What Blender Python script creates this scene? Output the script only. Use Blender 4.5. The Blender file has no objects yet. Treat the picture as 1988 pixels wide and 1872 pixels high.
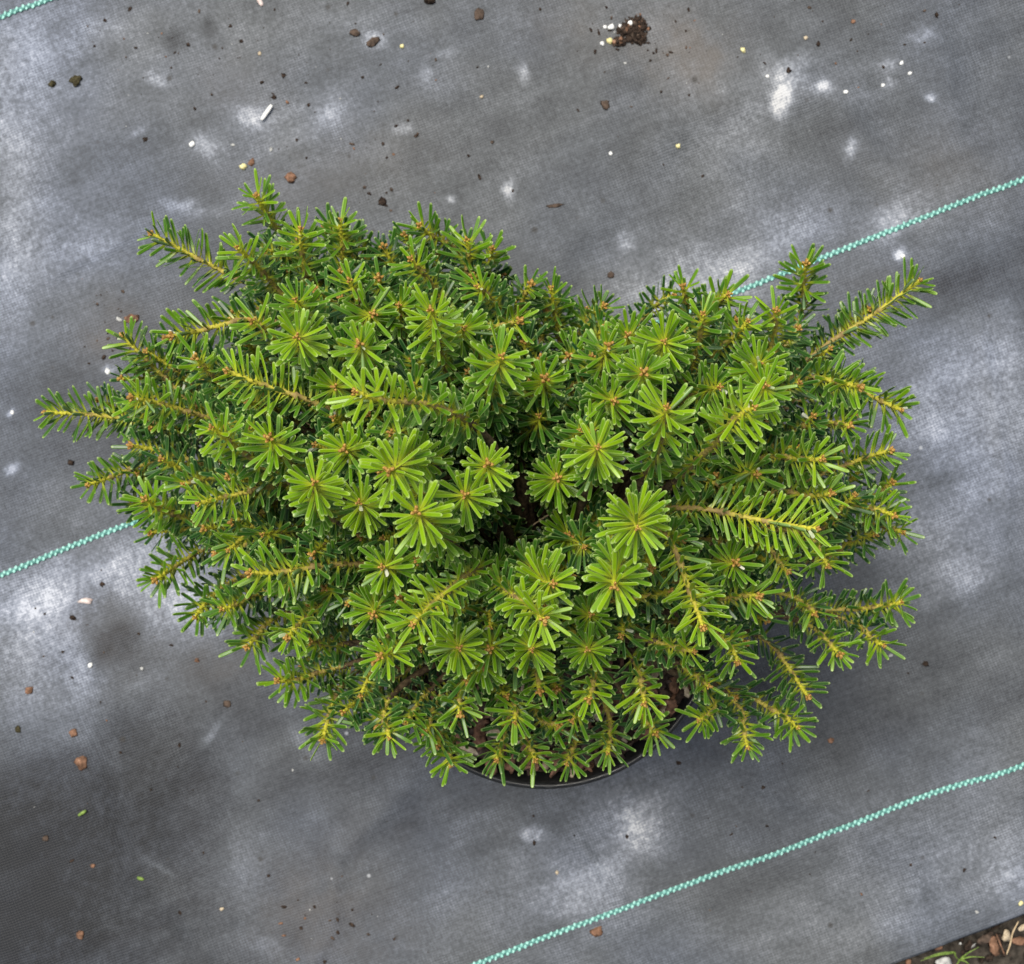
import bpy, bmesh, math, random
import numpy as np
from mathutils import Vector, Matrix, noise

sc = bpy.context.scene
C = sc.collection
# ------------------------------------------------------------------ camera, world, sun, exposure
H = 0.93                      # camera height over the fabric (m)
F = 3090.0                    # focal length in reference pixels (picture 1988 x 1872)
cam_d = bpy.data.cameras.new('camera'); cam = bpy.data.objects.new('camera', cam_d); C.objects.link(cam)
cam.location = (0, 0, H); cam.rotation_euler = (0, 0, 0)
cam_d.sensor_width = 36; cam_d.sensor_fit = 'HORIZONTAL'; cam_d.lens = 36 * F / 1988.0
cam_d.clip_start = 0.01; cam_d.clip_end = 60
cam_d.dof.use_dof = True; cam_d.dof.focus_distance = H - 0.35; cam_d.dof.aperture_fstop = 34
sc.camera = cam

SUN_EL, SUN_AZ = math.radians(70), math.radians(-38)      # from the top left of the picture
w = bpy.data.worlds.new('World'); sc.world = w; w.use_nodes = True
nt = w.node_tree; bg = nt.nodes['Background']
sky = nt.nodes.new('ShaderNodeTexSky'); sky.sky_type = 'NISHITA'; sky.sun_disc = False
sky.sun_elevation = SUN_EL; sky.sun_rotation = SUN_AZ
sky.air_density = 1.0; sky.dust_density = 3.0; sky.ozone_density = 1.0
hs = nt.nodes.new('ShaderNodeHueSaturation'); hs.inputs['Saturation'].default_value = 0.50   # thin overcast whitens the sky
nt.links.new(sky.outputs[0], hs.inputs['Color']); nt.links.new(hs.outputs[0], bg.inputs[0]); bg.inputs[1].default_value = 0.078
sl = bpy.data.lights.new('sun', 'SUN'); so = bpy.data.objects.new('sun', sl); C.objects.link(so)
sl.energy = 2.9; sl.angle = math.radians(28); sl.color = (1.0, 0.95, 0.85)
sd = Vector((math.sin(SUN_AZ) * math.cos(SUN_EL), math.cos(SUN_AZ) * math.cos(SUN_EL), math.sin(SUN_EL)))
so.rotation_euler = sd.to_track_quat('Z', 'Y').to_euler()
sc.view_settings.view_transform = 'Standard'; sc.view_settings.look = 'None'
sc.view_settings.gamma = 1; sc.view_settings.use_curve_mapping = False
sc.view_settings.exposure = 0.46
try:
    sc.cycles.max_bounces = 6; sc.cycles.transmission_bounces = 3
except Exception:
    pass

# ------------------------------------------------------------------ helpers
def at(px, py, z=0.0):
    return np.array([(px - 994.0) / F * (H - z), -(py - 936.0) / F * (H - z), z])
def mmpx(v, z=0.0): return v / F * (H - z)
R = np.random.RandomState(7)

def tag(o, label=None, cat=None, group=None, kind=None):
    if label: o['label'] = label
    if cat: o['category'] = cat
    if group: o['group'] = group
    if kind: o['kind'] = kind
    return o
def empty(name, loc):
    o = bpy.data.objects.new(name, None); o.location = loc; o.empty_display_size = 0.01
    C.objects.link(o); return o
def mesh_np(name, V, Fq, mats, parent=None, attrs=None, smooth=True, midx=None, loc=None):
    """V (n,3), Fq list of (m,k) int arrays -> one object"""
    me = bpy.data.meshes.new(name)
    V = np.asarray(V, dtype=np.float32)
    if loc is not None: V = V - np.asarray(loc, dtype=np.float32)
    me.vertices.add(len(V)); me.vertices.foreach_set('co', V.ravel())
    if not isinstance(Fq, (list, tuple)): Fq = [Fq]
    Fq = [f for f in Fq if len(f)]
    nl = sum(f.size for f in Fq); nf = sum(len(f) for f in Fq)
    me.loops.add(nl); me.polygons.add(nf)
    me.loops.foreach_set('vertex_index', np.concatenate([f.ravel() for f in Fq]).astype(np.int32))
    tot = np.concatenate([np.full(len(f), f.shape[1]) for f in Fq]).astype(np.int32)
    st = np.concatenate([[0], np.cumsum(tot)[:-1]]).astype(np.int32)
    me.polygons.foreach_set('loop_start', st)
    me.polygons.foreach_set('loop_total', tot)
    if smooth: me.polygons.foreach_set('use_smooth', np.ones(nf, dtype=bool))
    if midx is not None: me.polygons.foreach_set('material_index', np.asarray(midx, dtype=np.int32))
    for m in (mats if isinstance(mats, (list, tuple)) else [mats]): me.materials.append(m)
    for k, a in (attrs or {}).items():
        at_ = me.attributes.new(k, 'FLOAT_COLOR', 'POINT')
        at_.data.foreach_set('color', np.asarray(a, dtype=np.float32).ravel())
    me.update(calc_edges=True); me.validate()
    o = bpy.data.objects.new(name, me); C.objects.link(o)
    if parent is not None: o.parent = parent
    if loc is not None and parent is None: o.location = loc
    return o

# ---- value noise (numpy)
def vnoise(x, y, seed=0):
    xi = np.floor(x).astype(np.int64); yi = np.floor(y).astype(np.int64)
    xf = x - xi; yf = y - yi
    def h(a, b):
        n = (a * 374761393 + b * 668265263 + seed * 1274126177) & 0xffffffff
        n = ((n ^ (n >> 13)) * 1274126177) & 0xffffffff
        return ((n ^ (n >> 16)) & 0xffff) / 65535.0
    u = xf * xf * (3 - 2 * xf); v = yf * yf * (3 - 2 * yf)
    a = h(xi, yi) * (1 - u) + h(xi + 1, yi) * u
    b = h(xi, yi + 1) * (1 - u) + h(xi + 1, yi + 1) * u
    return a * (1 - v) + b * v
def fbm(x, y, o=5, seed=0, g=0.55):
    s = 0; a = 1; t = 0
    for i in range(o):
        c_, s_ = math.cos(.6 + 1.1 * i), math.sin(.6 + 1.1 * i)
        s = s + a * vnoise((x * c_ - y * s_) * 2 ** i + 13.7 * i, (x * s_ + y * c_) * 2 ** i + 7.1 * i, seed + i); t += a; a *= g
    return s / t

# ------------------------------------------------------------------ material helpers
def mat(name):
    m = bpy.data.materials.new(name); m.use_nodes = True
    return m, m.node_tree, m.node_tree.nodes['Principled BSDF']
def N(nt, t, **k):
    n = nt.nodes.new(t)
    for a, b in k.items():
        if isinstance(b, (int, float, tuple)) and a in [i.name for i in n.inputs]: n.inputs[a].default_value = b
        else: setattr(n, a, b)
    return n
def ramp(nt, src, stops, interp='LINEAR'):
    r = nt.nodes.new('ShaderNodeValToRGB'); r.color_ramp.interpolation = interp
    e = r.color_ramp.elements
    while len(e) < len(stops): e.new(0.5)
    for i, (p, c) in enumerate(stops):
        e[i].position = p; e[i].color = (c[0], c[1], c[2], 1) if isinstance(c, tuple) else (c, c, c, 1)
    nt.links.new(src, r.inputs[0]); return r.outputs[0]
def mixc(nt, f, a, b, mode='MIX'):
    m = nt.nodes.new('ShaderNodeMix'); m.data_type = 'RGBA'; m.blend_type = mode
    for s, v in ((m.inputs[0], f), (m.inputs[6], a), (m.inputs[7], b)):
        if isinstance(v, (int, float)): s.default_value = v
        elif isinstance(v, tuple): s.default_value = (v[0], v[1], v[2], 1)
        else: nt.links.new(v, s)
    return m.outputs[2]
def mth(nt, op, a, b=None, c=None, clamp=False):
    m = nt.nodes.new('ShaderNodeMath'); m.operation = op; m.use_clamp = clamp
    for i, v in enumerate((a, b, c)):
        if v is None: continue
        if isinstance(v, (int, float)): m.inputs[i].default_value = v
        else: nt.links.new(v, m.inputs[i])
    return m.outputs[0]
def bump(nt, p, h, strength, dist):
    b = nt.nodes.new('ShaderNodeBump'); b.inputs['Strength'].default_value = strength; b.inputs['Distance'].default_value = dist
    nt.links.new(h, b.inputs['Height']); nt.links.new(b.outputs[0], p.inputs['Normal']); return b
def simple_mat(name, c1, c2, rough=0.8, scale=900, bstr=0.5, bdist=0.0005, spec=0.3, c3=None):
    m, t, p = mat(name)
    g = N(t, 'ShaderNodeNewGeometry')
    n = N(t, 'ShaderNodeTexNoise'); n.inputs['Scale'].default_value = scale; n.inputs['Detail'].default_value = 5
    t.links.new(g.outputs['Position'], n.inputs['Vector'])
    st = [(0.32, c1), (0.66, c2)] + ([(0.78, c3)] if c3 else [])
    t.links.new(ramp(t, n.outputs[0], st), p.inputs['Base Color'])
    p.inputs['Roughness'].default_value = rough; p.inputs['Specular IOR Level'].default_value = spec
    bump(t, p, n.outputs[0], bstr, bdist)
    return m

# ------------------------------------------------------------------ ground fabric
ANG = math.radians(20.6)
U = np.array([math.cos(ANG), math.sin(ANG)]); Vv = np.array([-math.sin(ANG), math.cos(ANG)])
edge_pt = at(1860, 1823)[:2]; V_EDGE = float(edge_pt @ Vv)      # fabric ends along this line

def make_fabric_mat():
    m, t, p = mat('woven_fabric')
    g = N(t, 'ShaderNodeNewGeometry')
    mp = N(t, 'ShaderNodeMapping'); mp.inputs['Rotation'].default_value = (0, 0, -ANG)
    t.links.new(g.outputs['Position'], mp.inputs[0])
    at_ = N(t, 'ShaderNodeAttribute', attribute_name='dust')  # red channel: dust cover plus painted shade
    sep = N(t, 'ShaderNodeSeparateColor'); t.links.new(at_.outputs['Color'], sep.inputs[0])
    dust, brown, cool = sep.outputs[0], sep.outputs[1], sep.outputs[2]  # dust also carries the shade painted into the fabric
    # weave
    sx = N(t, 'ShaderNodeSeparateXYZ'); t.links.new(mp.outputs[0], sx.inputs[0])
    wn = N(t, 'ShaderNodeTexNoise'); wn.inputs['Scale'].default_value = 30; t.links.new(mp.outputs[0], wn.inputs[0])
    wob = mth(t, 'MULTIPLY', wn.outputs[0], 0.004)
    wx = mth(t, 'SINE', mth(t, 'MULTIPLY', mth(t, 'ADD', sx.outputs[0], wob), 2 * math.pi / 0.00175))
    wy = mth(t, 'SINE', mth(t, 'MULTIPLY', mth(t, 'ADD', sx.outputs[1], wob), 2 * math.pi / 0.00150))
    weave = mth(t, 'MULTIPLY', mth(t, 'ADD', mth(t, 'ADD', wx, mth(t, 'MULTIPLY', wy, 1.3)), 2.3), 0.217)   # 0..1
    # streak along weft
    sm = N(t, 'ShaderNodeMapping'); sm.inputs['Scale'].default_value = (14, 420, 1); t.links.new(mp.outputs[0], sm.inputs[0])
    sn = N(t, 'ShaderNodeTexNoise'); sn.inputs['Scale'].default_value = 1; sn.inputs['Detail'].default_value = 3; t.links.new(sm.outputs[0], sn.inputs[0])
    sm2 = N(t, 'ShaderNodeMapping'); sm2.inputs['Scale'].default_value = (420, 18, 1); t.links.new(mp.outputs[0], sm2.inputs[0])
    sn2 = N(t, 'ShaderNodeTexNoise'); sn2.inputs['Scale'].default_value = 1; sn2.inputs['Detail'].default_value = 3; t.links.new(sm2.outputs[0], sn2.inputs[0])
    # fine grain
    n1 = N(t, 'ShaderNodeTexNoise'); n1.inputs['Scale'].default_value = 420; n1.inputs['Detail'].default_value = 8; n1.inputs['Roughness'].default_value = 0.68
    t.links.new(g.outputs['Position'], n1.inputs[0])
    n2 = N(t, 'ShaderNodeTexNoise'); n2.inputs['Scale'].default_value = 42; n2.inputs['Detail'].default_value = 9; n2.inputs['Roughness'].default_value = 0.66
    t.links.new(g.outputs['Position'], n2.inputs[0])
    d = mth(t, 'ADD', dust, mth(t, 'MULTIPLY', mth(t, 'SUBTRACT', n1.outputs[0], 0.5), mth(t, 'ADD', .16, mth(t, 'MULTIPLY', dust, 1.15))))
    d = mth(t, 'ADD', d, mth(t, 'MULTIPLY', mth(t, 'SUBTRACT', n2.outputs[0], 0.5), 0.40))
    sm3 = N(t, 'ShaderNodeMapping'); sm3.inputs['Scale'].default_value = (3.5, 75, 1); t.links.new(mp.outputs[0], sm3.inputs[0])
    sn3 = N(t, 'ShaderNodeTexNoise'); sn3.inputs['Scale'].default_value = 1; sn3.inputs['Detail'].default_value = 5; t.links.new(sm3.outputs[0], sn3.inputs[0])
    d = mth(t, 'ADD', d, mth(t, 'MULTIPLY', mth(t, 'SUBTRACT', sn3.outputs[0], 0.5), 0.26))
    d = mth(t, 'ADD', d, mth(t, 'MULTIPLY', mth(t, 'SUBTRACT', sn.outputs[0], 0.5), 0.10))
    d = mth(t, 'ADD', d, mth(t, 'MULTIPLY', mth(t, 'SUBTRACT', sn2.outputs[0], 0.5), 0.09))
    d = mth(t, 'ADD', d, mth(t, 'MULTIPLY', mth(t, 'SUBTRACT', weave, 0.5), mth(t, 'MULTIPLY', mth(t, 'SUBTRACT', n2.outputs[0], .36, None, True), .9)), None, True)
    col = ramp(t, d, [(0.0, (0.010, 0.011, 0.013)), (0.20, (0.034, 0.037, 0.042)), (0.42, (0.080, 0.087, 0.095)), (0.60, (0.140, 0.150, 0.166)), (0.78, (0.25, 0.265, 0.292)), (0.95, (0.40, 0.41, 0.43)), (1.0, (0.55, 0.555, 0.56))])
    col = mixc(t, mth(t, 'MULTIPLY', brown, 0.6, None, True), col, (0.115, 0.098, 0.082))
    col = mixc(t, mth(t, 'MULTIPLY', cool, 0.85, None, True), col, (0.89, 0.955, 1.13), 'MULTIPLY')
    # small dark soil specks
    vo = N(t, 'ShaderNodeTexVoronoi'); vo.inputs['Scale'].default_value = 75; vo.inputs['Randomness'].default_value = 1
    t.links.new(g.outputs['Position'], vo.inputs[0])
    vs = N(t, 'ShaderNodeSeparateColor'); t.links.new(vo.outputs['Color'], vs.inputs[0])
    rad = mth(t, 'MULTIPLY', mth(t, 'SUBTRACT', vs.outputs[0], 0.62), 0.50)
    sp = mth(t, 'MULTIPLY', mth(t, 'SUBTRACT', rad, vo.outputs['Distance']), 9.0, None, True)
    col = mixc(t, mth(t, 'MULTIPLY', sp, 0.74), col, (0.028, 0.025, 0.022))
    # tiny pale mineral drops
    v2 = N(t, 'ShaderNodeTexVoronoi'); v2.inputs['Scale'].default_value = 48
    t.links.new(g.outputs['Position'], v2.inputs[0])
    v2s = N(t, 'ShaderNodeSeparateColor'); t.links.new(v2.outputs['Color'], v2s.inputs[0])
    rad2 = mth(t, 'MULTIPLY', mth(t, 'SUBTRACT', v2s.outputs[1], 0.74), 0.32)
    s2 = mth(t, 'MULTIPLY', mth(t, 'SUBTRACT', rad2, v2.outputs['Distance']), 22.0, None, True)
    col = mixc(t, mth(t, 'MULTIPLY', s2, 0.55), col, (0.55, 0.57, 0.60))
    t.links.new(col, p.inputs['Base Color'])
    p.inputs['Roughness'].default_value = 0.62; p.inputs['Specular IOR Level'].default_value = 0.4
    hgt = mth(t, 'ADD', weave, mth(t, 'MULTIPLY', n1.outputs[0], 0.8))
    bump(t, p, hgt, 0.5, 0.0004)
    return m
M_FAB = make_fabric_mat()

# hand placed mineral stains and painted shade: x, y, rx, ry, angle, amount   (reference pixels on the fabric)
STAINS_SHADE = [
 (60,110,190,110,0,.20),(20,330,70,260,0,.28),(190,480,120,70,20,.22),(40,520,90,60,0,.18),(10,640,60,120,0,.10),
 (560,240,130,60,-10,.16),(628,212,26,20,0,.42),(470,215,32,22,10,.50),(386,285,34,22,30,.34),(360,402,46,12,5,.30),(300,150,22,10,20,.28),
 (262,255,20,9,-30,.20),(520,200,60,70,0,.05),(230,60,60,40,0,.12),(440,40,60,30,0,.10),(640,30,80,25,0,.10),
 (1290,40,90,60,0,.14),(1545,135,42,30,0,.36),(1533,190,18,30,15,.95),(1608,172,17,13,0,.70),(1660,190,70,12,0,.12),(1715,160,14,12,0,.45),
 (1725,128,20,12,0,.30),(1783,68,22,18,0,.42),(1802,192,11,9,40,.85),(1690,120,60,20,0,.10),(1440,240,110,60,-20,.20),(1340,130,50,50,0,.10),
 (1400,520,170,70,-18,.34),(1300,590,120,55,-10,.26),(1560,440,80,40,-20,.12),(1735,425,46,32,-15,.38),(1820,395,60,25,-20,.12),(1658,300,14,20,0,.55),(1748,494,14,12,0,.85),
 (988,374,14,18,0,.75),(868,395,11,6,0,.75),(1020,150,11,18,0,.55),(778,250,20,14,0,.30),(720,70,22,20,30,.55),(820,150,16,16,0,.30),(875,105,18,14,0,.2),
 (1000,450,200,60,0,.06),(1220,480,14,18,0,.25),(1480,330,110,80,0,.08),
 (1850,730,110,110,-20,.27),(1830,840,90,60,0,.16),(1900,960,90,90,0,.16),(1960,700,40,120,0,.22),(1770,1030,110,50,10,.20),(1800,1150,110,50,0,.12),(1850,1100,60,40,0,.18),
 (210,1110,170,60,-20,.38),(60,1190,90,60,0,.34),(330,1190,90,70,30,.26),(390,1150,90,60,0,.24),(40,1340,90,80,0,.34),(150,1290,40,60,0,.26),(260,1320,70,30,0,.22),(100,1230,60,60,0,.14),
 (110,1440,60,60,0,.10),(540,1310,14,60,-40,.30),(600,1430,16,40,-40,.24),(620,1370,60,60,0,.06),
 (1030,1622,26,15,10,.50),(1265,1615,52,42,-30,.40),(1180,1680,60,50,-40,.28),(1110,1750,90,45,-20,.24),(1090,1840,60,30,0,.16),(1050,1700,120,90,0,.08),(1230,1550,90,50,-20,.18),(1150,1560,120,30,0,.10),
 (490,1510,40,70,10,.20),(480,1700,50,60,20,.20),(600,1640,120,120,0,.07),(420,1425,8,34,38,.36),(300,1670,45,5,35,.22),
 (1900,1660,150,60,-20,.14),(1975,1720,60,50,0,.26),(1700,1800,120,40,-20,.10),(1830,1480,120,40,-20,.05),(1400,1500,160,60,-15,.08),
 (18,905,9,15,40,.75),(30,800,9,6,-30,.70),(210,718,12,9,0,.6),(540,1440,30,20,0,.05),(230,700,60,60,0,.15),(1000,30,50,30,0,.1),(520,1840,30,20,0,.2),
 # bare areas; shade at lower left and around the shrub painted as less dust
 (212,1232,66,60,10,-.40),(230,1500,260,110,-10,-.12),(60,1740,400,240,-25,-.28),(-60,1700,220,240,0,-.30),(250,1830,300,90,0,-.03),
 (1950,560,160,80,-20,-.18),(1840,560,90,40,-20,-.14),(335,82,20,26,20,-.30),(398,52,10,20,0,-.24),(1690,1400,260,90,-20,-.12),(1080,1815,60,34,0,-.20),
 (950,560,350,90,0,-.10),(350,720,160,160,0,-.12),(1600,60,240,50,0,-.03),(1650,260,160,70,-18,-.10),(900,260,260,110,0,-.02),(640,600,400,120,0,-.06),
 (1000,1450,420,120,0,-.10),(1480,1660,170,60,-22,-.10),(700,1600,200,110,0,-.06),(1400,230,40,30,0,-.1),(120,800,120,80,0,-.1),(20,1500,80,60,0,.1),(410,1300,100,30,30,-.1),
 (1520,1320,180,90,0,-.06),(1600,1200,160,80,0,-.08),
]
BROWN = [(1310,90,80,70,20,.75),(1370,100,60,30,0,.5),(650,1790,120,110,0,.55),(560,1760,60,60,0,.3),(215,640,60,50,0,.7),(1030,640,60,60,0,.3),(400,640,120,60,0,.3),(190,1215,90,80,0,.3),(420,1270,80,50,0,.4),
         (680,300,120,60,0,.3),(440,150,60,60,0,.3),(1130,60,80,60,0,.35),(560,360,120,40,0,.3),(1700,560,80,40,0,.2),(1850,330,120,60,0,.3),(1340,70,30,80,-30,.4)]
def fab_z(X, Y):
    Z = 0.0022 * (fbm(X * 6, Y * 6, 3, 3) - .5) + 0.0012 * (fbm(X * 25, Y * 25, 3, 9) - .5)
    Z = Z + 0.0018 * np.exp(-((fbm(X * 4 + 5, Y * 4, 3, 21) - .5) / .03) ** 2)
    # two soft creases
    for ax, ay, bx, by, h_ in ((1100,1600,1240,1790,.0016),(1180,1560,1290,1500,.0008),(560,1300,700,1500,.0010),(1900,600,1960,1000,.0010),(330,420,60,560,.0009)):
        a_, b_ = at(ax, ay)[:2], at(bx, by)[:2]; d_ = b_ - a_; l_ = np.linalg.norm(d_); d_ = d_ / l_
        u_ = (X - a_[0]) * d_[0] + (Y - a_[1]) * d_[1]; v_ = -(X - a_[0]) * d_[1] + (Y - a_[1]) * d_[0] + .004 * (fbm(X * 30, Y * 30, 2, 77) - .5)
        Z = Z + h_ * np.exp(-(v_ / .0035) ** 2) * np.exp(-((u_ / l_ - .5) / .42) ** 4)
    return Z
def fabric():
    a, b = 0.46, 0.40
    us = np.concatenate([-np.geomspace(3.2, a + .02, 22), np.linspace(-a, a, 560), np.geomspace(a + .02, 3.2, 22)])
    vs = np.concatenate([-np.geomspace(3.2, -V_EDGE + .02, 2)[:0], np.linspace(V_EDGE, .44, 470), np.geomspace(.46, 3.2, 22)])
    uu, vv = np.meshgrid(us, vs)
    uu = uu.ravel(); vv = vv.ravel()
    # frayed, slightly wavy edge on the soil side
    X = uu * U[0] + vv * Vv[0]; Y = uu * U[1] + vv * Vv[1]
    Z = fab_z(X, Y)
    fe = np.clip((vv - V_EDGE) / 0.03, 0, 1); Z = Z * fe + (1 - fe) * (0.0015 + 0.003 * (fbm(uu * 30, vv * 0, 2, 4) - .5))
    px = X / H * F + 994; py = 936 - Y / H * F
    wx = (fbm(px / 40, py / 40, 5, 31) - .5) * 46 + (fbm(px / 170, py / 170, 3, 33) - .5) * 70
    wy = (fbm(px / 40, py / 40, 5, 32) - .5) * 46 + (fbm(px / 170, py / 170, 3, 34) - .5) * 70
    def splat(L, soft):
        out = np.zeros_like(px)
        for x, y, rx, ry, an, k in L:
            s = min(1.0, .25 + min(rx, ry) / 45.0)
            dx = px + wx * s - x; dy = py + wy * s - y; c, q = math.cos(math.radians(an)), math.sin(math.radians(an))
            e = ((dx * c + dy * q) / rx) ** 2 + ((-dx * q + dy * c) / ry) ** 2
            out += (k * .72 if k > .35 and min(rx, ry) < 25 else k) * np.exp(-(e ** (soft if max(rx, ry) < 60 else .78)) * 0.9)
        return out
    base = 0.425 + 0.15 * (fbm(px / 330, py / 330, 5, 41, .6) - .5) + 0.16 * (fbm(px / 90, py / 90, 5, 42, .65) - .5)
    st_ = splat(STAINS_SHADE, 1.15); st_ = np.where(st_ > 0, st_ * 1.0, st_)
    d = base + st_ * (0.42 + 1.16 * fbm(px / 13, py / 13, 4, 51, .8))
    br = np.clip(splat(BROWN, 1.0) * (0.3 + 1.3 * fbm(px / 30, py / 30, 4, 61)), 0, 1)
    cool = np.clip(0.15 + 1.8 * (fbm(px / 260, py / 260, 3, 71) - .42), 0, 1)
    cool = np.clip(cool + .5 * np.exp(-((px - 60) / 200) ** 2) + .45 * np.exp(-((px - 1930) / 190) ** 2 - ((py - 950) / 300) ** 2), 0, 1)
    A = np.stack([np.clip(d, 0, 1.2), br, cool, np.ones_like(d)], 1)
    nu, nv = len(us), len(vs)
    i = np.arange(nu * nv).reshape(nv, nu)
    q = np.stack([i[:-1, :-1], i[:-1, 1:], i[1:, 1:], i[1:, :-1]], -1).reshape(-1, 4)
    # a folded-down hem gives the sheet its thickness at the edge
    n0 = len(X); ex = X[:nu] + 0.001 * Vv[0]; ey = Y[:nu] + 0.001 * Vv[1]
    V = np.stack([X, Y, Z], 1); V = np.vstack([V, np.stack([ex, ey, Z[:nu] - 0.0012], 1)])
    hem = np.stack([np.arange(nu - 1) + n0, np.arange(nu - 1) + n0 + 1, np.arange(1, nu), np.arange(nu - 1)], 1)
    A = np.vstack([A, A[:nu]])
    o = mesh_np('ground', V, [np.vstack([q, hem])], M_FAB, attrs={'dust': A})  # red channel: dust cover plus painted shade
    tag(o, kind='structure'); return o
ground = fabric()

# ---- pale green woven marker stripes in the fabric: chevron stitches
M_TEAL = simple_mat('teal_thread', (0.20, 0.50, 0.44), (0.42, 0.74, 0.66), 0.6, 700, .4, .0003)
M_TEALD = simple_mat('teal_base', (0.05, 0.16, 0.145), (0.13, 0.34, 0.30), 0.7, 900)
def cr(P, n):
    P = np.asarray(P, float); out = []
    Q = np.vstack([2 * P[0] - P[1], P, 2 * P[-1] - P[-2]])
    for i in range(1, len(Q) - 2):
        t = np.linspace(0, 1, n, endpoint=False)[:, None]
        p0, p1, p2, p3 = Q[i - 1], Q[i], Q[i + 1], Q[i + 2]
        out.append(.5 * ((2 * p1) + (-p0 + p2) * t + (2 * p0 - 5 * p1 + 4 * p2 - p3) * t * t + (-p0 + 3 * p1 - 3 * p2 + p3) * t ** 3))
    out.append(Q[-2][None]); return np.vstack(out)
def resample(P, step):
    d = np.concatenate([[0], np.cumsum(np.linalg.norm(np.diff(P, axis=0), axis=1))])
    n = max(3, int(d[-1] / step) + 1); s = np.linspace(0, d[-1], n)
    return np.stack([np.interp(s, d, P[:, k]) for k in range(P.shape[1])], 1)
# unit blob
def blob(nu=6, nv=5):
    V = [(0, 0, 1)]
    for j in range(1, nv):
        th = math.pi * j / nv
        for i in range(nu):
            a = 2 * math.pi * i / nu; V.append((math.sin(th) * math.cos(a), math.sin(th) * math.sin(a), math.cos(th)))
    V.append((0, 0, -1)); V = np.array(V); T = []; Q = []
    for i in range(nu):
        T.append((0, 1 + i, 1 + (i + 1) % nu))
        b = 1 + (nv - 2) * nu; T.append((len(V) - 1, b + (i + 1) % nu, b + i))
        for j in range(nv - 2):
            a = 1 + j * nu; Q.append((a + i, a + nu + i, a + nu + (i + 1) % nu, a + (i + 1) % nu))
    return V, np.array(T), np.array(Q)
BV, BT, BQ = blob()
def stripe(pts, label):
    P = np.array([at(x, y)[:2] for x, y in pts]); P = resample(cr(P, 12), 0.00185)
    T = np.gradient(P, axis=0); T /= np.linalg.norm(T, axis=1)[:, None]; Nn = np.stack([-T[:, 1], T[:, 0]], 1)
    # base ribbon
    hw = 0.00135; z0 = 0.0012 + fab_z(P[:, 0], P[:, 1])
    jit = R.normal(0, .00012, len(P))[:, None]
    prof = [(-hw, -.0015), (-hw * .8, .0003), (hw * .8, .0003), (hw, -.0015)]
    V = np.stack([np.concatenate([P + Nn * (a + jit), (z0 + b - .0006)[:, None]], 1) for a, b in prof], 1).reshape(-1, 3)
    k = np.arange(len(P) - 1)[:, None] * 4 + np.arange(3)[None]; k = k.ravel()
    q = np.stack([k, k + 4, k + 5, k + 1], 1)
    o = mesh_np('woven_stripe', V, [q], M_TEALD, ground)
    o['label'] = label
    VV = []; FT = []; FQ = []; n = 0
    for i in range(len(P)):
        for s in (-1, 1):
            if (i + (s > 0)) % 2: continue
            c = P[i] + Nn[i] * (s * 0.00085) + R.normal(0, .00010, 2)
            a = math.atan2(T[i, 1], T[i, 0]) + math.radians(58 + R.normal(0, 7))
            l, wd, hh = 0.00128 * R.uniform(.75, 1.15), 0.00092 * R.uniform(.75, 1.15), 0.00016
            v = BV * [l, wd, hh]; ca, sa = math.cos(a), math.sin(a)
            v = np.stack([v[:, 0] * ca - v[:, 1] * sa + c[0], v[:, 0] * sa + v[:, 1] * ca + c[1], v[:, 2] + z0[i] - .0002], 1)
            VV.append(v); FT.append(BT + n); FQ.append(BQ + n); n += len(v)
    mesh_np('thread', np.vstack(VV), [np.vstack(FT), np.vstack(FQ)], M_TEAL, o)
stripe([(-700,320),(-300,160),(0,35),(95,0),(400,-110),(900,-300)], 'pale green woven marker stripe crossing the upper left corner')
stripe([(-700,1370),(-300,1233),(0,1118),(130,1064),(275,1008),(640,872),(1250,637),(1430,567),(1630,487),(1800,420),(1900,380),(1988,348),(2400,180),(2800,20)], 'pale green woven marker stripe running behind the shrub')
stripe([(200,2140),(600,1995),(924,1872),(1068,1815),(1160,1782),(1238,1752),(1341,1714),(1419,1686),(1507,1657),(1600,1620),(1695,1583),(1788,1547),(1876,1519),(1988,1485),(2400,1325),(2800,1170)], 'pale green woven marker stripe crossing below the pot')

# ------------------------------------------------------------------ bare soil past the fabric edge
def soil():
    n = 90
    us = np.concatenate([np.linspace(-3, 0.05, 30)[:-1], np.linspace(.05, .55, 180), np.linspace(.55, 3, 20)[1:]])
    vs = np.concatenate([np.linspace(-3, V_EDGE - .16, 20)[:-1], np.linspace(V_EDGE - .16, V_EDGE + .06, 90)])
    uu, vv = np.meshgrid(us, vs); X = uu * U[0] + vv * Vv[0]; Y = uu * U[1] + vv * Vv[1]
    Z = -0.014 + 0.010 * (fbm(X * 60, Y * 60, 5, 5, .6) - .5) + .004 * (fbm(X * 300, Y * 300, 2, 6) - .5)
    Z = np.minimum(Z, -0.005)
    i = np.arange(X.size).reshape(X.shape)
    q = np.stack([i[:-1, :-1], i[:-1, 1:], i[1:, 1:], i[1:, :-1]], -1).reshape(-1, 4)
    o = mesh_np('soil', np.stack([X.ravel(), Y.ravel(), Z.ravel()], 1), [q],
                simple_mat('dark_soil', (0.018, 0.015, 0.012), (0.075, 0.064, 0.052), .9, 260, 1.0, .002, .2, (0.16, .15, .13)))
    tag(o, kind='structure')
soil()
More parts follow.
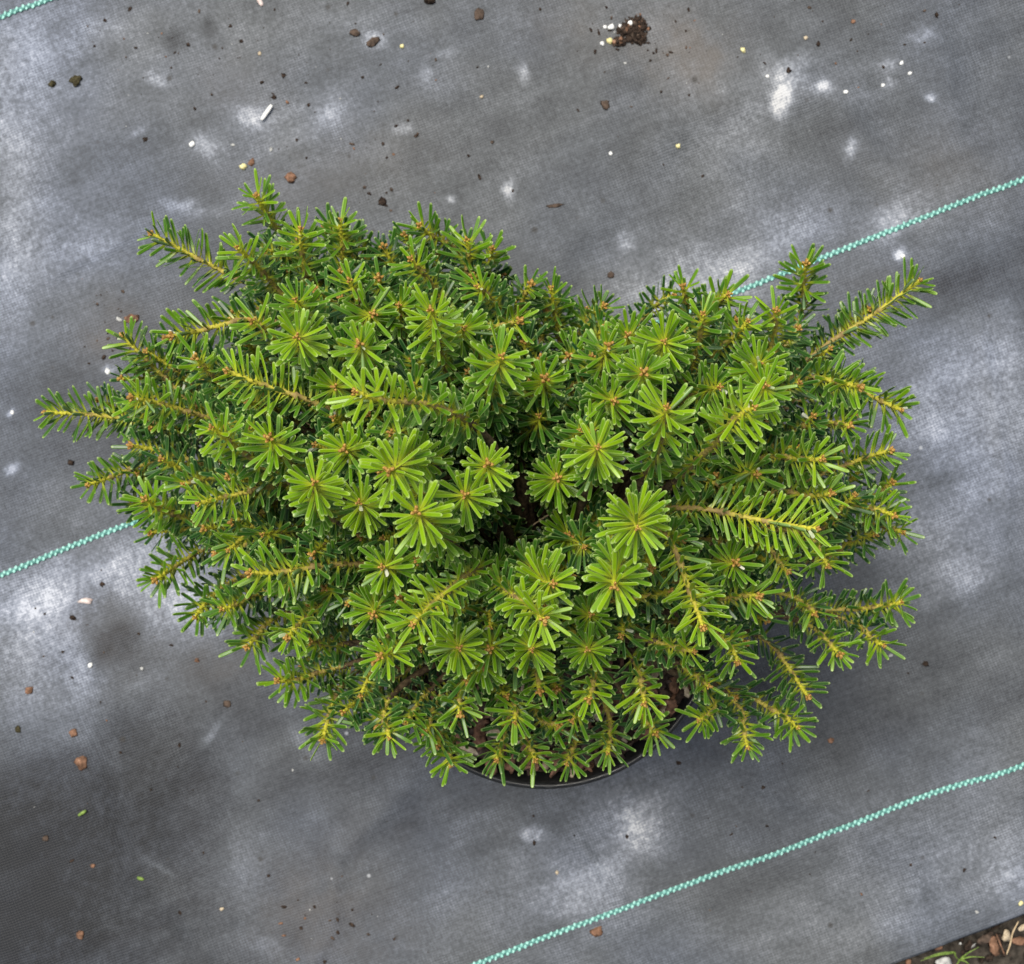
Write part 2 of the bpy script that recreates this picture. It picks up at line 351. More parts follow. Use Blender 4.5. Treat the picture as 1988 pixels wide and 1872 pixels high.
# base of earth under the fabric, a little lower than the soil sheet
# ------------------------------------------------------------------ small things lying about
M_BARK = simple_mat('bark', (0.085, 0.048, 0.030), (0.30, 0.165, 0.105), .85, 380, 1.0, .0012, .15, (.42, .28, .20))
M_BARKD = simple_mat('bark_dark', (0.035, 0.026, 0.020), (0.12, 0.085, 0.065), .9, 420, .8, .0008, .2)
M_CLUMP = simple_mat('compost', (0.016, 0.012, 0.010), (0.060, 0.042, 0.032), .95, 500, 1.0, .0012, .1, (.16, .10, .07))
M_MOSS = simple_mat('moss_clump', (0.028, 0.024, 0.014), (0.085, 0.075, 0.04), .95, 700, 1.0, .001, .1)
M_PERL = simple_mat('perlite', (0.72, 0.72, 0.70), (0.92, 0.92, 0.90), .6, 800, .4, .0004)
M_YEL = simple_mat('yellow_grain', (0.62, 0.55, 0.22), (0.85, 0.78, 0.42), .5, 700, .3, .0003)
M_TAN = simple_mat('tan_grain', (0.35, 0.27, 0.17), (0.62, 0.52, 0.38), .7, 700, .4, .0004)
M_PINK = simple_mat('pale_wood', (0.55, 0.42, 0.38), (0.78, 0.68, 0.64), .7, 400, .4, .0003)
M_GREEN = simple_mat('green_scrap', (0.10, 0.17, 0.03), (0.25, 0.36, 0.08), .6, 500)
M_STONE = simple_mat('stone', (0.28, 0.28, 0.27), (0.55, 0.55, 0.53), .8, 350, .6, .0006)
M_STRAW = simple_mat('straw', (0.36, 0.26, 0.15), (0.62, 0.48, 0.30), .7, 500)

def ico(sub):
    bm = bmesh.new(); bmesh.ops.create_icosphere(bm, subdivisions=sub, radius=1)
    V = np.array([v.co[:] for v in bm.verts]); Fa = np.array([[v.index for v in f.verts] for f in bm.faces]); bm.free(); return V, Fa
ICO2, ICO2F = ico(2); ICO3, ICO3F = ico(3)
def lump(name, label, cat, x, y, rx, ry, m, ang=0, h=.6, rough=.35, z=0.0, sub=2, group=None, angular=False, seed=None):
    """irregular solid; rx, ry are half sizes in reference pixels"""
    V0, Ff = (ICO2, ICO2F) if sub == 2 else (ICO3, ICO3F)
    s = seed if seed is not None else int(x * 7 + y * 13)
    off = Vector((s % 97, s % 31, s % 53))
    f = np.array([noise.noise(Vector(v) * 1.3 + off) * rough * 1.6 + noise.noise(Vector(v) * 3.7 + off) * rough * .8 for v in V0]) + 1
    V = V0 * f[:, None]
    if angular: V = np.sign(V) * np.abs(V) ** .75
    a, b = mmpx(rx, z), mmpx(ry, z); c = min(a, b) * h
    V = V * [a, b, c]; V[:, 2] = np.maximum(V[:, 2], -c * .55)
    an = math.radians(ang); V = np.stack([V[:, 0] * math.cos(an) - V[:, 1] * math.sin(an), V[:, 0] * math.sin(an) + V[:, 1] * math.cos(an), V[:, 2]], 1)
    p = at(x, y, z); p[2] = z + c * .5 + (float(fab_z(p[0:1], p[1:2])[0]) if z == 0 else .0005)
    o = mesh_np(name, V + p, [Ff], m, loc=p, smooth=not angular)
    tag(o, label, cat, group); return o

G_CHIP, G_PERL, G_CRUMB = 'bark chips scattered on the fabric', 'pale grains scattered on the fabric', 'dark soil crumbs scattered on the fabric'
def crumb_heap(label, spots, n, mats, rmax):
    VV, FF, mi, k = [], [], [], 0
    c = at(spots[0][0], spots[0][1])
    for q_ in range(n):
        x, y, rx, ry, an = spots[R.randint(len(spots))]
        a_ = R.uniform(0, 6.283); rd = math.sqrt(R.rand()) * R.uniform(.75, 1.12); u_, v_ = rx * rd * math.cos(a_), ry * rd * math.sin(a_)
        ca, sa = math.cos(math.radians(an)), math.sin(math.radians(an)); X, Y = x + u_ * ca - v_ * sa, y + u_ * sa + v_ * ca
        s_ = mmpx(R.uniform(.25, 1) ** 1.6 * rmax); v = ICO2 * (1 + R.normal(0, .2, (42, 1))) * [s_ * R.uniform(.7, 1.6), s_ * R.uniform(.6, 1.2), s_ * R.uniform(.4, .8)]
        b_ = R.uniform(0, 6.28); v = np.stack([v[:, 0] * math.cos(b_) - v[:, 1] * math.sin(b_), v[:, 0] * math.sin(b_) + v[:, 1] * math.cos(b_), v[:, 2]], 1)
        p_ = at(X, Y); p_[2] = float(fab_z(p_[0:1], p_[1:2])[0]) + s_ * .2 + R.uniform(0, .0022) * max(0, 1 - rd); VV.append(v + p_); FF.append(ICO2F + k); k += 42
        mi += [int(R.choice(len(mats), p=[.80, .14, .06][:len(mats)]))] * len(ICO2F)
    tag(mesh_np('compost_clump', np.vstack(VV), [np.vstack(FF)], mats, midx=mi, loc=c, smooth=False), label, 'compost')
crumb_heap('large dark brown crumbly compost clump near the top edge, beside a row of white grains', [(1232,52,25,19,-10),(1234,70,20,18,20),(1215,60,16,13,0),(1240,62,22,24,0)], 700, [M_CLUMP, M_BARKD, M_BARK], 4.2)
crumb_heap('smaller reddish brown compost clump at the lower left of the big dark clump', [(1203,82,14,9,-10),(1196,86,9,6,0)], 160, [M_CLUMP, M_BARKD, M_BARK], 3.6)
for x, y, r, mm, lab in [
 (1223,46.6,6.5,M_PERL,'large white perlite grain lying on the dark compost clump'),
 (1203.5,52.3,4.5,M_PERL,'small white perlite grain just left of the dark compost clump'),
 (1186,55.7,7.2,M_PERL,'biggest white perlite grain of the row left of the compost clump'),
 (1174,55,4.5,M_PERL,'leftmost white grain of the upper row beside the compost clump'),
 (1183,82,6.8,M_YEL,'pale yellow grain touching the left end of the small reddish clump'),
 (1168.7,87,5.6,M_PERL,'white grain at the far left below the row beside the compost clump'),
 (1442.7,97.8,6.2,M_YEL,'bright yellow round grain alone to the right of the compost clump'),
 (1489,150,4.4,M_PERL,'small white grain left of the large white stain at the upper right'),
 (373,281,7.2,M_PERL,'round white grain on a pale stain above the left shoots'),
 (472.6,324,7.5,M_YEL,'cream yellow pebble beside a narrow orange chip above the topmost shoot'),
 (780.5,90.5,4.6,M_YEL,'small yellow grain right of the two brown oval flecks at the top'),
 (935,188.7,4.6,M_TAN,'pale tan grain on clear grey fabric below the brown oval near the top'),
 (1316,285,5.4,M_YEL,'pale yellow grain on open fabric above the right half of the shrub'),
 (1185,300,4.6,M_PERL,'white grain on open fabric to the left of the pale yellow one'),
 (504,104,4.8,M_TAN,'tiny tan stone above the white sliver of wood'),
 (1564,74,4.4,M_TAN,'tiny tan grain above the big white stain at the upper right'),
 (1641,180,5.0,M_PERL,'white grain just right of the small bright stain at the upper right'),
 (1714,166,4.6,M_PERL,'white grain in the middle of the row of drops at the upper right'),
 (1766,143,4.6,M_PERL,'rightmost white grain of the row at the upper right'),
 (1750,123,4.8,M_PERL,'white grain at the top end of the row at the upper right'),
 (177,1291,6.2,M_PERL,'white grain at the lower end of the dark round stain on the left'),
 (276,1298,4.4,M_STONE,'small grey grain to the right of the dark round stain on the left'),
 (1081.5,1694,4.4,M_TAN,'small beige grain below the pot, above the lower green stripe'),
 (1980,1752,5.8,M_YEL,'cream grain at the right edge of the fabric near the soil corner'),
 (1896,1770,4.8,M_STONE,'flat grey grain near the fabric edge left of the cream grain'),
 (430.5,1765,4.6,M_TAN,'small tan grain alone near the bottom left of the fabric'),
 (210,722,7.0,M_PERL,'white pebble on the fabric just left of the left-hand shoots'),
 (24,801,4.8,M_PERL,'white grain near the left edge, level with the leftmost shoot'),
 (1752,498,5.5,M_PERL,'white crumb beside the tip of the long shoot at the upper right')]:
    lump('pale_grain', lab, 'grain', x, y, r * .9, r * .9 * R.uniform(.75, 1.0), mm, R.uniform(0, 180), .7, .3, group=G_PERL)
for x, y, rx, ry, an, mm, lab in [
 (564.7,345,10,10,20,M_BARK,'reddish brown bark chip right next to the topmost shoot of the shrub'),
 (489,315.6,5.5,9,-20,M_BARK,'narrow orange chip beside the cream yellow pebble'),
 (505,3,5,10,25,M_PINK,'pale pinkish wood splinter at the very top edge on the left'),
 (158.3,1481.5,12.5,14.5,20,M_BARK,'largest orange brown bark chip on the lower left of the fabric'),
 (56.2,1340,9,7,10,M_BARK,'orange bark chip near the left edge on the pale stain'),
 (142.3,1422.8,9.5,8,30,M_BARK,'brown bark chip just above the largest orange brown one'),
 (89,1627.4,6.5,6,0,M_BARKD,'small brown chip in the dark lower left area, above the green scraps'),
 (180,1681,5,4,0,M_BARK,'tiny pinkish chip left of the lower green scrap'),
 (156.5,1815,7.5,8,0,M_BARK,'brown bark chip near the bottom left corner of the fabric'),
 (382.5,1282,5,4.5,0,M_BARK,'tiny pinkish red chip below the left shoots'),
 (441,1366.6,7,7,0,M_BARKD,'dark brown chip beside the pale scratch on the lower left'),
 (167.8,1167,14,6.5,-5,M_PINK,'long pale pink wood chip on the white dust above the dark round stain'),
 (1158,1808.6,12,9.5,15,M_BARK,'rusty bark chip just below the lower green stripe'),
 (1613,1438,6,5.5,0,M_BARK,'small orange chip on clear fabric right of the lower right shoots'),
 (256.6,619.6,14,9,15,M_BARK,'brown mulch piece on the fabric just above the left-hand shoot tip'),
 (738,476,6,12,-15,M_BARK,'upright orange chip in the gap between the upper shoots'),
 (1656,42,5,4.5,0,M_BARK,'small pinkish chip near the top right corner'),
 (1186,534,6.5,6.5,0,M_BARKD,'dark brown chip on the fabric above the middle of the shrub'),
 (1077,401,17,3.5,5,M_BARKD,'thin brown fleck lying level above the centre of the shrub'),
 (688.4,64.3,10.5,7,-10,M_BARKD,'dark oval fleck left of the white stain near the top'),
 (723.7,82,13.5,8,38,M_BARKD,'slanted brown oval fleck right of the white stain near the top'),
 (930,29.6,9.5,14.5,0,M_BARKD,'upright brown oval fleck near the middle of the top edge'),
 (1174.4,204.7,8,10,0,M_BARKD,'dark reddish brown chip on open fabric below the compost clump'),
 (1720,550,7,4,0,M_BARK,'small reddish chip behind the upper right shoots')]:
    lump('bark_chip', lab, 'bark chip', x, y, rx * .92, ry * .92, mm, an, .35, .5, group=G_CHIP, angular=True)
for x, y, r, mm, lab in [
 (832.8,0,10,M_CLUMP,'black crumb cut by the top edge left of centre'),
 (148.4,156.3,10.5,M_MOSS,'largest mossy dark crumb at the upper left'),
 (102,163.8,6.5,M_MOSS,'dark crumb just left of the largest mossy one'),
 (252.5,17.7,4.6,M_CLUMP,'black crumb beside the upper left green stripe, right of the others there'),
 (204,39.5,4.2,M_CLUMP,'black crumb below the upper left green stripe'),
 (281.5,270.6,4.8,M_CLUMP,'lone black crumb at mid height of the upper left fabric'),
 (532,189,4.8,M_CLUMP,'black crumb at the top end of the white sliver'),
 (550,147,4.8,M_CLUMP,'black crumb up and right from the white sliver'),
 (743,392,7.4,M_CLUMP,'black crumb above the gap between the upper left and middle shoots'),
 (717.5,376.7,4,M_CLUMP,'tiny black crumb up and left of the one above the gap in the shoots'),
 (34.5,1415.7,6.4,M_MOSS,'dark mossy crumb near the left edge beside the pale stain'),
 (142,1199,6.4,M_CLUMP,'dark crumb at the upper left rim of the dark round stain'),
 (198.6,1135,5,M_CLUMP,'dark crumb on the white dust below the left green stripe'),
 (1037,1636,4.6,M_CLUMP,'black crumb at the lower edge of the pale spot under the pot'),
 (1796,1289,6.2,M_CLUMP,'dark crumb right of the lower right shoots'),
 (137,898,6,M_CLUMP,'dark crumb on the fabric under the leftmost shoots'),
 (1589,85,4.8,M_CLUMP,'black crumb above the white stain near the top right'),
 (1817,31,4.8,M_CLUMP,'black crumb closest to the top right corner'),
 (1531,138,5,M_CLUMP,'black crumb on the left part of the large white stain at upper right'),
 (1870,1850,5.5,M_CLUMP,'black crumb at the fabric edge by the bottom right soil')]:
    lump('soil_crumb', lab, 'soil crumb', x, y, r, r * R.uniform(.65, 1), mm, R.uniform(0, 180), .4, .55, group=G_CRUMB)

def grit():
    VV, FF, mi, k = [], [], [], 0
    zones = [(220,630,50,45,34),(215,760,50,60,14),(650,1790,90,80,30),(1325,95,70,60,26),(1040,640,60,30,8),(720,390,60,20,8),(1190,60,50,40,26),(680,300,150,60,16),(1730,1290,40,40,6),(560,120,260,110,40),(1650,80,240,90,26),(300,120,200,120,24),(1000,200,500,160,40),(300,1550,260,260,26),(1500,1650,420,180,26),(150,1200,150,120,16)]
    for x, y, sx, sy, c in zones:
        for q_ in range(c):
            X, Y = x + R.normal(0, sx * .6), y + R.normal(0, sy * .6); s_ = mmpx(R.uniform(.25, 1) ** 2 * 3.2 + .5)
            v = ICO2 * (1 + R.normal(0, .2, (42, 1))) * [s_ * R.uniform(.8, 1.7), s_ * R.uniform(.6, 1.1), s_ * .35]
            a_ = R.uniform(0, 6.28); v = np.stack([v[:, 0] * math.cos(a_) - v[:, 1] * math.sin(a_), v[:, 0] * math.sin(a_) + v[:, 1] * math.cos(a_), v[:, 2]], 1)
            p_ = at(X, Y)
            if p_[:2] @ Vv < V_EDGE + .003: continue
            p_[2] = float(fab_z(p_[0:1], p_[1:2])[0]) + s_ * .15; VV.append(v + p_); FF.append(ICO2F + k); k += 42
            mi += [int(R.choice(4, p=[.62, .2, .08, .10]))] * len(ICO2F)
    tag(mesh_np('soil_grit', np.vstack(VV), [np.vstack(FF)], [M_CLUMP, M_BARKD, M_BARK, M_STONE], midx=mi, smooth=False), 'fine dark soil grit sprinkled over the fabric', 'grit', kind='stuff')
grit()

def tube(P, rad, ns=6, caps=True, jitter=0):
    P = np.asarray(P, float); n = len(P); rad = np.broadcast_to(np.asarray(rad, float), (n,))
    T = np.gradient(P, axis=0); T /= np.linalg.norm(T, axis=1)[:, None] + 1e-12
    ref = np.array([0, 0, 1.0]) if abs(T[0, 2]) < .9 else np.array([1.0, 0, 0])
    A = np.cross(T, ref); A /= np.linalg.norm(A, axis=1)[:, None] + 1e-9; B = np.cross(T, A)
    th = np.arange(ns) / ns * 2 * np.pi
    rr = rad[:, None] * (1 + (R.uniform(-jitter, jitter, (n, ns)) if jitter else 0))
    V = P[:, None] + A[:, None] * (np.cos(th)[None] * rr)[..., None] + B[:, None] * (np.sin(th)[None] * rr)[..., None]
    V = V.reshape(-1, 3); i = np.arange(n - 1)[:, None] * ns + np.arange(ns)[None]; j = np.arange(n - 1)[:, None] * ns + (np.arange(ns)[None] + 1) % ns
    q = np.stack([i, j, j + ns, i + ns], -1).reshape(-1, 4); t = np.zeros((0, 3), int)
    if caps:
        V = np.vstack([V, P[0], P[-1]]); a = np.arange(ns); b = (a + 1) % ns
        t = np.vstack([np.stack([b, a, np.full(ns, n * ns)], 1), np.stack([(n - 1) * ns + a, (n - 1) * ns + b, np.full(ns, n * ns + 1)], 1)])
    return V, q, t
def rod(name, label, cat, pts, rpx, m, z=0.001, group=None, flat=1.0):
    P = np.array([at(x, y, z) for x, y in pts]); P[:, 2] = z + .0006 + mmpx(rpx) * flat
    if len(P) > 2: P = cr(P, 5)
    else: P = resample(P, .001)
    r = mmpx(rpx) * (1 - .35 * np.abs(np.linspace(-1, 1, len(P))) ** 4); c = P.mean(0); c[2] = 0
    V, q, t = tube(P, r, 7)
    V[:, 2] = (V[:, 2] - P[:, 2].mean()) * flat + P[:, 2].mean()
    o = mesh_np(name, V, [q, t], m, loc=c); tag(o, label, cat, group); return o
rod('wood_sliver','straight white sliver of wood lying on the fabric at the upper left','sliver',[(528,205),(508,234)],4.2,M_PERL,flat=.5)
rod('needle_scrap','upper of the two green needle scraps on the dark lower left fabric','needle scrap',[(153,1583),(168,1573)],3.2,M_GREEN,group='green needle scraps',flat=.5)
rod('needle_scrap','lower of the two green needle scraps on the dark lower left fabric','needle scrap',[(267,1703),(280,1707)],3.6,M_GREEN,group='green needle scraps',flat=.5)
# soil corner litter
zc = -0.006
for x, y, rx, ry, an, mm, lab in [
 (1820,1838,9,7,10,M_BARK,'small orange chip half under the fabric edge, left in the soil corner'),
 (1912,1822,17,9,28,M_BARKD,'dark brown chip under the fabric edge in the soil corner'),
 (1928,1835,10,19,18,M_BARK,'long pinkish bark chip in the middle of the soil corner'),
 (1953,1816,8,12,-8,M_TAN,'pale tan wood chip near the fabric edge in the soil corner'),
 (1978,1827,16,8,-5,M_BARK,'reddish chip at the right border in the soil corner'),
 (1762,1868,6,7,0,M_BARK,'tiny orange chip at the bottom border beside the fabric edge'),
 (1905,1800,16,5,24,M_BARK,'flat pinkish flake pressed against the fabric edge at lower right'),
 (1985,1800,9,5,30,M_TAN,'straw coloured flake at the right border under the fabric edge')]:
    lump('bark_chip', lab, 'bark chip', x, y, rx, ry, mm, an, .4, .4, z=zc, group='bark chips in the soil corner', angular=True)
lump('stone','grey white stone at the bottom border among the grass in the soil corner','stone',1831,1868,15,12,M_STONE,10,.7,.2,z=zc,sub=3)
rod('twig','thin curved pale stalk across the soil corner','twig',[(1976,1788),(1965,1810),(1960,1832),(1953,1852)],1.6,M_STRAW,z=.001)
rod('twig','dark brown stalk beside the long pinkish chip','twig',[(1933,1812),(1940,1830),(1949,1852)],1.6,M_BARK,z=.001)
def grass():
    e = empty('grass_tuft', at(1852, 1852, zc)); tag(e, 'small yellow green grass tuft at the fabric edge in the soil corner', 'grass tuft')
    loc = at(1852, 1852, zc)
    for bl in [[(1852,1848),(1820,1855),(1788,1867)],[(1852,1848),(1825,1851),(1795,1862)],[(1862,1862),(1880,1850),(1902,1840)],[(1862,1862),(1885,1858),(1912,1860)],[(1862,1862),(1858,1872),(1850,1885)],[(1862,1862),(1876,1868),(1888,1880)],[(1852,1848),(1856,1858),(1862,1864)]]:
        P = cr(np.array([at(x, y, 0.002 + .006 * k) for k, (x, y) in enumerate(bl)]), 5)
        V, q, t = tube(P, mmpx(2.6) * np.linspace(1, .15, len(P)), 5)
        V[:, 2] = P[:, 2].mean() + (V[:, 2] - P[:, 2].mean()) * .8
        mesh_np('blade', V - loc, [q, t], M_GREEN, e)
grass()
def soil_litter():
    VV, FF, mi, n = [], [], [], 0
    for k in range(900):
        u = R.uniform(.15, .6); v = V_EDGE - R.uniform(-.004, .14)
        s = R.uniform(.0006, .0032) * (1 if R.rand() < .8 else 1.6)
        Vb = ICO2[:12 * 0 + 42] * (1 + R.normal(0, .18, (42, 1))) * [s * R.uniform(.6, 1.8), s * R.uniform(.5, 1), s * R.uniform(.3, .8)]
        a = R.uniform(0, 6.28); c_, s_ = math.cos(a), math.sin(a)
        Vb = np.stack([Vb[:, 0] * c_ - Vb[:, 1] * s_, Vb[:, 0] * s_ + Vb[:, 1] * c_, Vb[:, 2]], 1)
        p = u * U + v * Vv
        VV.append(Vb + [p[0], p[1], -0.009 + R.uniform(-.002, .003)]); FF.append(ICO2F + n); n += 42
        mi += [int(R.choice([0, 0, 0, 1, 2]))] * len(ICO2F)
    o = mesh_np('soil_litter', np.vstack(VV), [np.vstack(FF)], [M_CLUMP, M_BARKD, M_STONE], midx=mi, smooth=False)
    tag(o, 'dark crumbly litter of soil, bark and grit past the fabric edge', 'litter', kind='stuff')
soil_litter()

# ------------------------------------------------------------------ pot and mulch
POTZ, POTR = 0.165, 0.0835
PC = at(1057, 1197, POTZ); PC[2] = 0
def lathe(prof, nseg=96):
    prof = np.array(prof); a = np.arange(nseg) / nseg * 2 * np.pi
    V = np.stack([prof[:, None, 0] * np.cos(a), prof[:, None, 0] * np.sin(a), np.broadcast_to(prof[:, None, 1], (len(prof), nseg))], -1).reshape(-1, 3)
    i = np.arange(len(prof) - 1)[:, None] * nseg + np.arange(nseg); j = np.arange(len(prof) - 1)[:, None] * nseg + (np.arange(nseg) + 1) % nseg
    return V, np.stack([i, j, j + nseg, i + nseg], -1).reshape(-1, 4)
m, t, p = mat('black_plastic'); p.inputs['Base Color'].default_value = (0.012, 0.013, 0.014, 1); p.inputs['Roughness'].default_value = .38
n_ = N(t, 'ShaderNodeTexNoise'); n_.inputs['Scale'].default_value = 60; n_.inputs['Detail'].default_value = 6
t.links.new(ramp(t, n_.outputs[0], [(.4, .30), (.7, .60)]), p.inputs['Roughness'])
t.links.new(ramp(t, n_.outputs[0], [(.45, (.010, .011, .012)), (.8, (.045, .045, .044))]), p.inputs['Base Color'])
M_POT = m
pot = empty('nursery_pot', PC); tag(pot, 'round black plastic nursery pot mostly hidden under the shrub', 'pot')
V, q = lathe([(0.0, .002), (.060, .002), (.064, .004), (.0665, .03), (.069, .03), (.0765, POTZ - .020), (.0762, POTZ - .016), (.0748, POTZ - .02), (.0640, .03), (.062, .006), (0, .006)])
mesh_np('pot_wall', V, [q], M_POT, pot)
r = POTR
V, q = lathe([(.0768, POTZ - .018), (r - .0015, POTZ - .017), (r - .0005, POTZ - .016), (r, POTZ - .004), (r - .0002, POTZ - .0015), (r - .0012, POTZ), (r - .0026, POTZ - .0002), (r - .0036, POTZ - .002), (r - .0042, POTZ - .004), (.0762, POTZ - .016)])
mesh_np('rim', V, [q], M_POT, pot)
def mulch():
    VV, FF, FQ, mi, mq, n = [], [], [], [], [], 0
    # bed
    rr = np.linspace(0, .0765, 26); nseg = 90; a = np.arange(nseg) / nseg * 2 * np.pi
    X = np.outer(rr, np.cos(a)).ravel() + PC[0]; Y = np.outer(rr, np.sin(a)).ravel() + PC[1]
    Z = POTZ - .010 + .008 * (fbm(X * 110, Y * 110, 4, 8) - .5) + .006 * (1 - (np.repeat(rr, nseg) / .0765) ** 2)
    i = np.arange(25)[:, None] * nseg + np.arange(nseg); j = np.arange(25)[:, None] * nseg + (np.arange(nseg) + 1) % nseg
    Q = np.stack([i, j, j + nseg, i + nseg], -1).reshape(-1, 4)
    VV.append(np.stack([X, Y, Z], 1)); n = len(X)
    for k in range(1300):
        rad = .0765 * math.sqrt(R.uniform(.02, 1)); an = R.uniform(0, 6.283)
        s = R.uniform(.0012, .0042); el = R.uniform(1.2, 3.2)
        V0 = ICO2 * (1 + R.normal(0, .13, (42, 1))) * [s * el, s * R.uniform(.5, 1.), s * R.uniform(.2, .5)]
        M = np.array(Matrix.Rotation(R.uniform(0, 6.28), 3, 'Z') @ Matrix.Rotation(R.normal(0, .45), 3, 'X') @ Matrix.Rotation(R.normal(0, .35), 3, 'Y'))
        V0 = V0 @ M.T
        VV.append(V0 + [PC[0] + rad * math.cos(an), PC[1] + rad * math.sin(an), POTZ - .0055 + R.uniform(-.003, .004) + .004 * (1 - rad / .0765)])
        FF.append(ICO2F + n); n += 42; mi += [int(R.choice([1, 1, 1, 2, 2, 2, 2, 0, 3], p=None))] * len(ICO2F)
    o = mesh_np('bark_mulch', np.vstack(VV), [Q, np.vstack(FF)], [M_CLUMP, M_BARKD, M_BARK, M_TAN], midx=[0] * len(Q) + mi, smooth=False)
    tag(o, 'reddish brown shredded bark mulch filling the pot', 'mulch', kind='stuff')
mulch()

# ------------------------------------------------------------------ fir shrub
def needle_mat():
    m, t, p = mat('fir_needles')
    a = N(t, 'ShaderNodeAttribute', attribute_name='nd'); s = N(t, 'ShaderNodeSeparateColor'); t.links.new(a.outputs['Color'], s.inputs[0])
    along, edge, rnd = s.outputs[0], s.outputs[1], s.outputs[2]; tone = a.outputs['Alpha']
    b = N(t, 'ShaderNodeAttribute', attribute_name='nb'); sb = N(t, 'ShaderNodeSeparateColor'); t.links.new(b.outputs['Color'], sb.inputs[0])
    under, dead = sb.outputs[0], sb.outputs[1]
    g = N(t, 'ShaderNodeNewGeometry')
    n = N(t, 'ShaderNodeTexNoise'); n.inputs['Scale'].default_value = 450; n.inputs['Detail'].default_value = 3
    t.links.new(g.outputs['Position'], n.inputs[0])
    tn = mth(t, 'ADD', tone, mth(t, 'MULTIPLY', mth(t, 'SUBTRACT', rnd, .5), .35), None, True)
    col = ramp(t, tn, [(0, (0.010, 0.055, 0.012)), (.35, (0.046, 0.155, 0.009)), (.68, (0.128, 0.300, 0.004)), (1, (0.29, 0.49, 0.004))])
    col = mixc(t, mth(t, 'MULTIPLY', n.outputs[0], .35), col, (.45, .6, .45), 'MULTIPLY')
    edgec = ramp(t, tn, [(0, (0.18, 0.40, 0.12)), (1, (0.60, 0.80, 0.14))])
    ef = mth(t, 'MULTIPLY', mth(t, 'POWER', edge, 2.4), .85)
    col = mixc(t, ef, col, edgec)
    tipf = ramp(t, along, [(0, 0.0), (.91, 0.0), (.99, .75)])
    col = mixc(t, tipf, col, (0.50, 0.64, 0.22))
    basef = ramp(t, along, [(0, .92), (.12, .66), (.42, 0.0)])
    col = mixc(t, basef, col, (0.58, 0.60, 0.040))
    uf = mth(t, 'MULTIPLY', under, .6)
    col = mixc(t, uf, col, (0.34, 0.47, 0.30))
    col = mixc(t, dead, col, (0.86, 0.85, 0.76))
    t.links.new(col, p.inputs['Base Color'])
    p.inputs['Roughness'].default_value = .32; p.inputs['Specular IOR Level'].default_value = .45
    tr = N(t, 'ShaderNodeBsdfTranslucent'); t.links.new(mixc(t, 1.0, col, (1.25, 1.2, .5), 'MULTIPLY'), tr.inputs[0])
    mx = N(t, 'ShaderNodeMixShader'); mx.inputs[0].default_value = .22
    t.links.new(p.outputs[0], mx.inputs[1]); t.links.new(tr.outputs[0], mx.inputs[2])
    t.links.new(mx.outputs[0], t.nodes['Material Output'].inputs[0])
    return m
M_NEED = needle_mat()
def stem_mat():
    m, t, p = mat('fir_twig')
    a = N(t, 'ShaderNodeAttribute', attribute_name='age'); s = N(t, 'ShaderNodeSeparateColor'); t.links.new(a.outputs['Color'], s.inputs[0])
    g = N(t, 'ShaderNodeNewGeometry')
    n = N(t, 'ShaderNodeTexNoise'); n.inputs['Scale'].default_value = 420; n.inputs['Detail'].default_value = 4; t.links.new(g.outputs['Position'], n.inputs[0])
    f = mth(t, 'ADD', s.outputs[0], mth(t, 'MULTIPLY', mth(t, 'SUBTRACT', n.outputs[0], .5), .75), None, True)
    col = ramp(t, f, [(0, (0.58, 0.55, 0.05)), (.32, (0.50, 0.42, 0.08)), (.60, (0.34, 0.25, 0.09)), (1, (0.17, 0.115, 0.060))])
    t.links.new(col, p.inputs['Base Color']); p.inputs['Roughness'].default_value = .7; p.inputs['Specular IOR Level'].default_value = .3
    bump(t, p, n.outputs[0], .8, .0006); return m
M_STEM = stem_mat()
M_BUD = simple_mat('bud_scales', (0.26, 0.11, 0.025), (0.60, 0.38, 0.09), .5, 1100, 1.0, .0008, .4, (.85, .72, .42))
M_BRANCH = simple_mat('branch_bark', (0.050, 0.036, 0.022), (0.19, 0.135, 0.075), .85, 500, .8, .0008, .2)

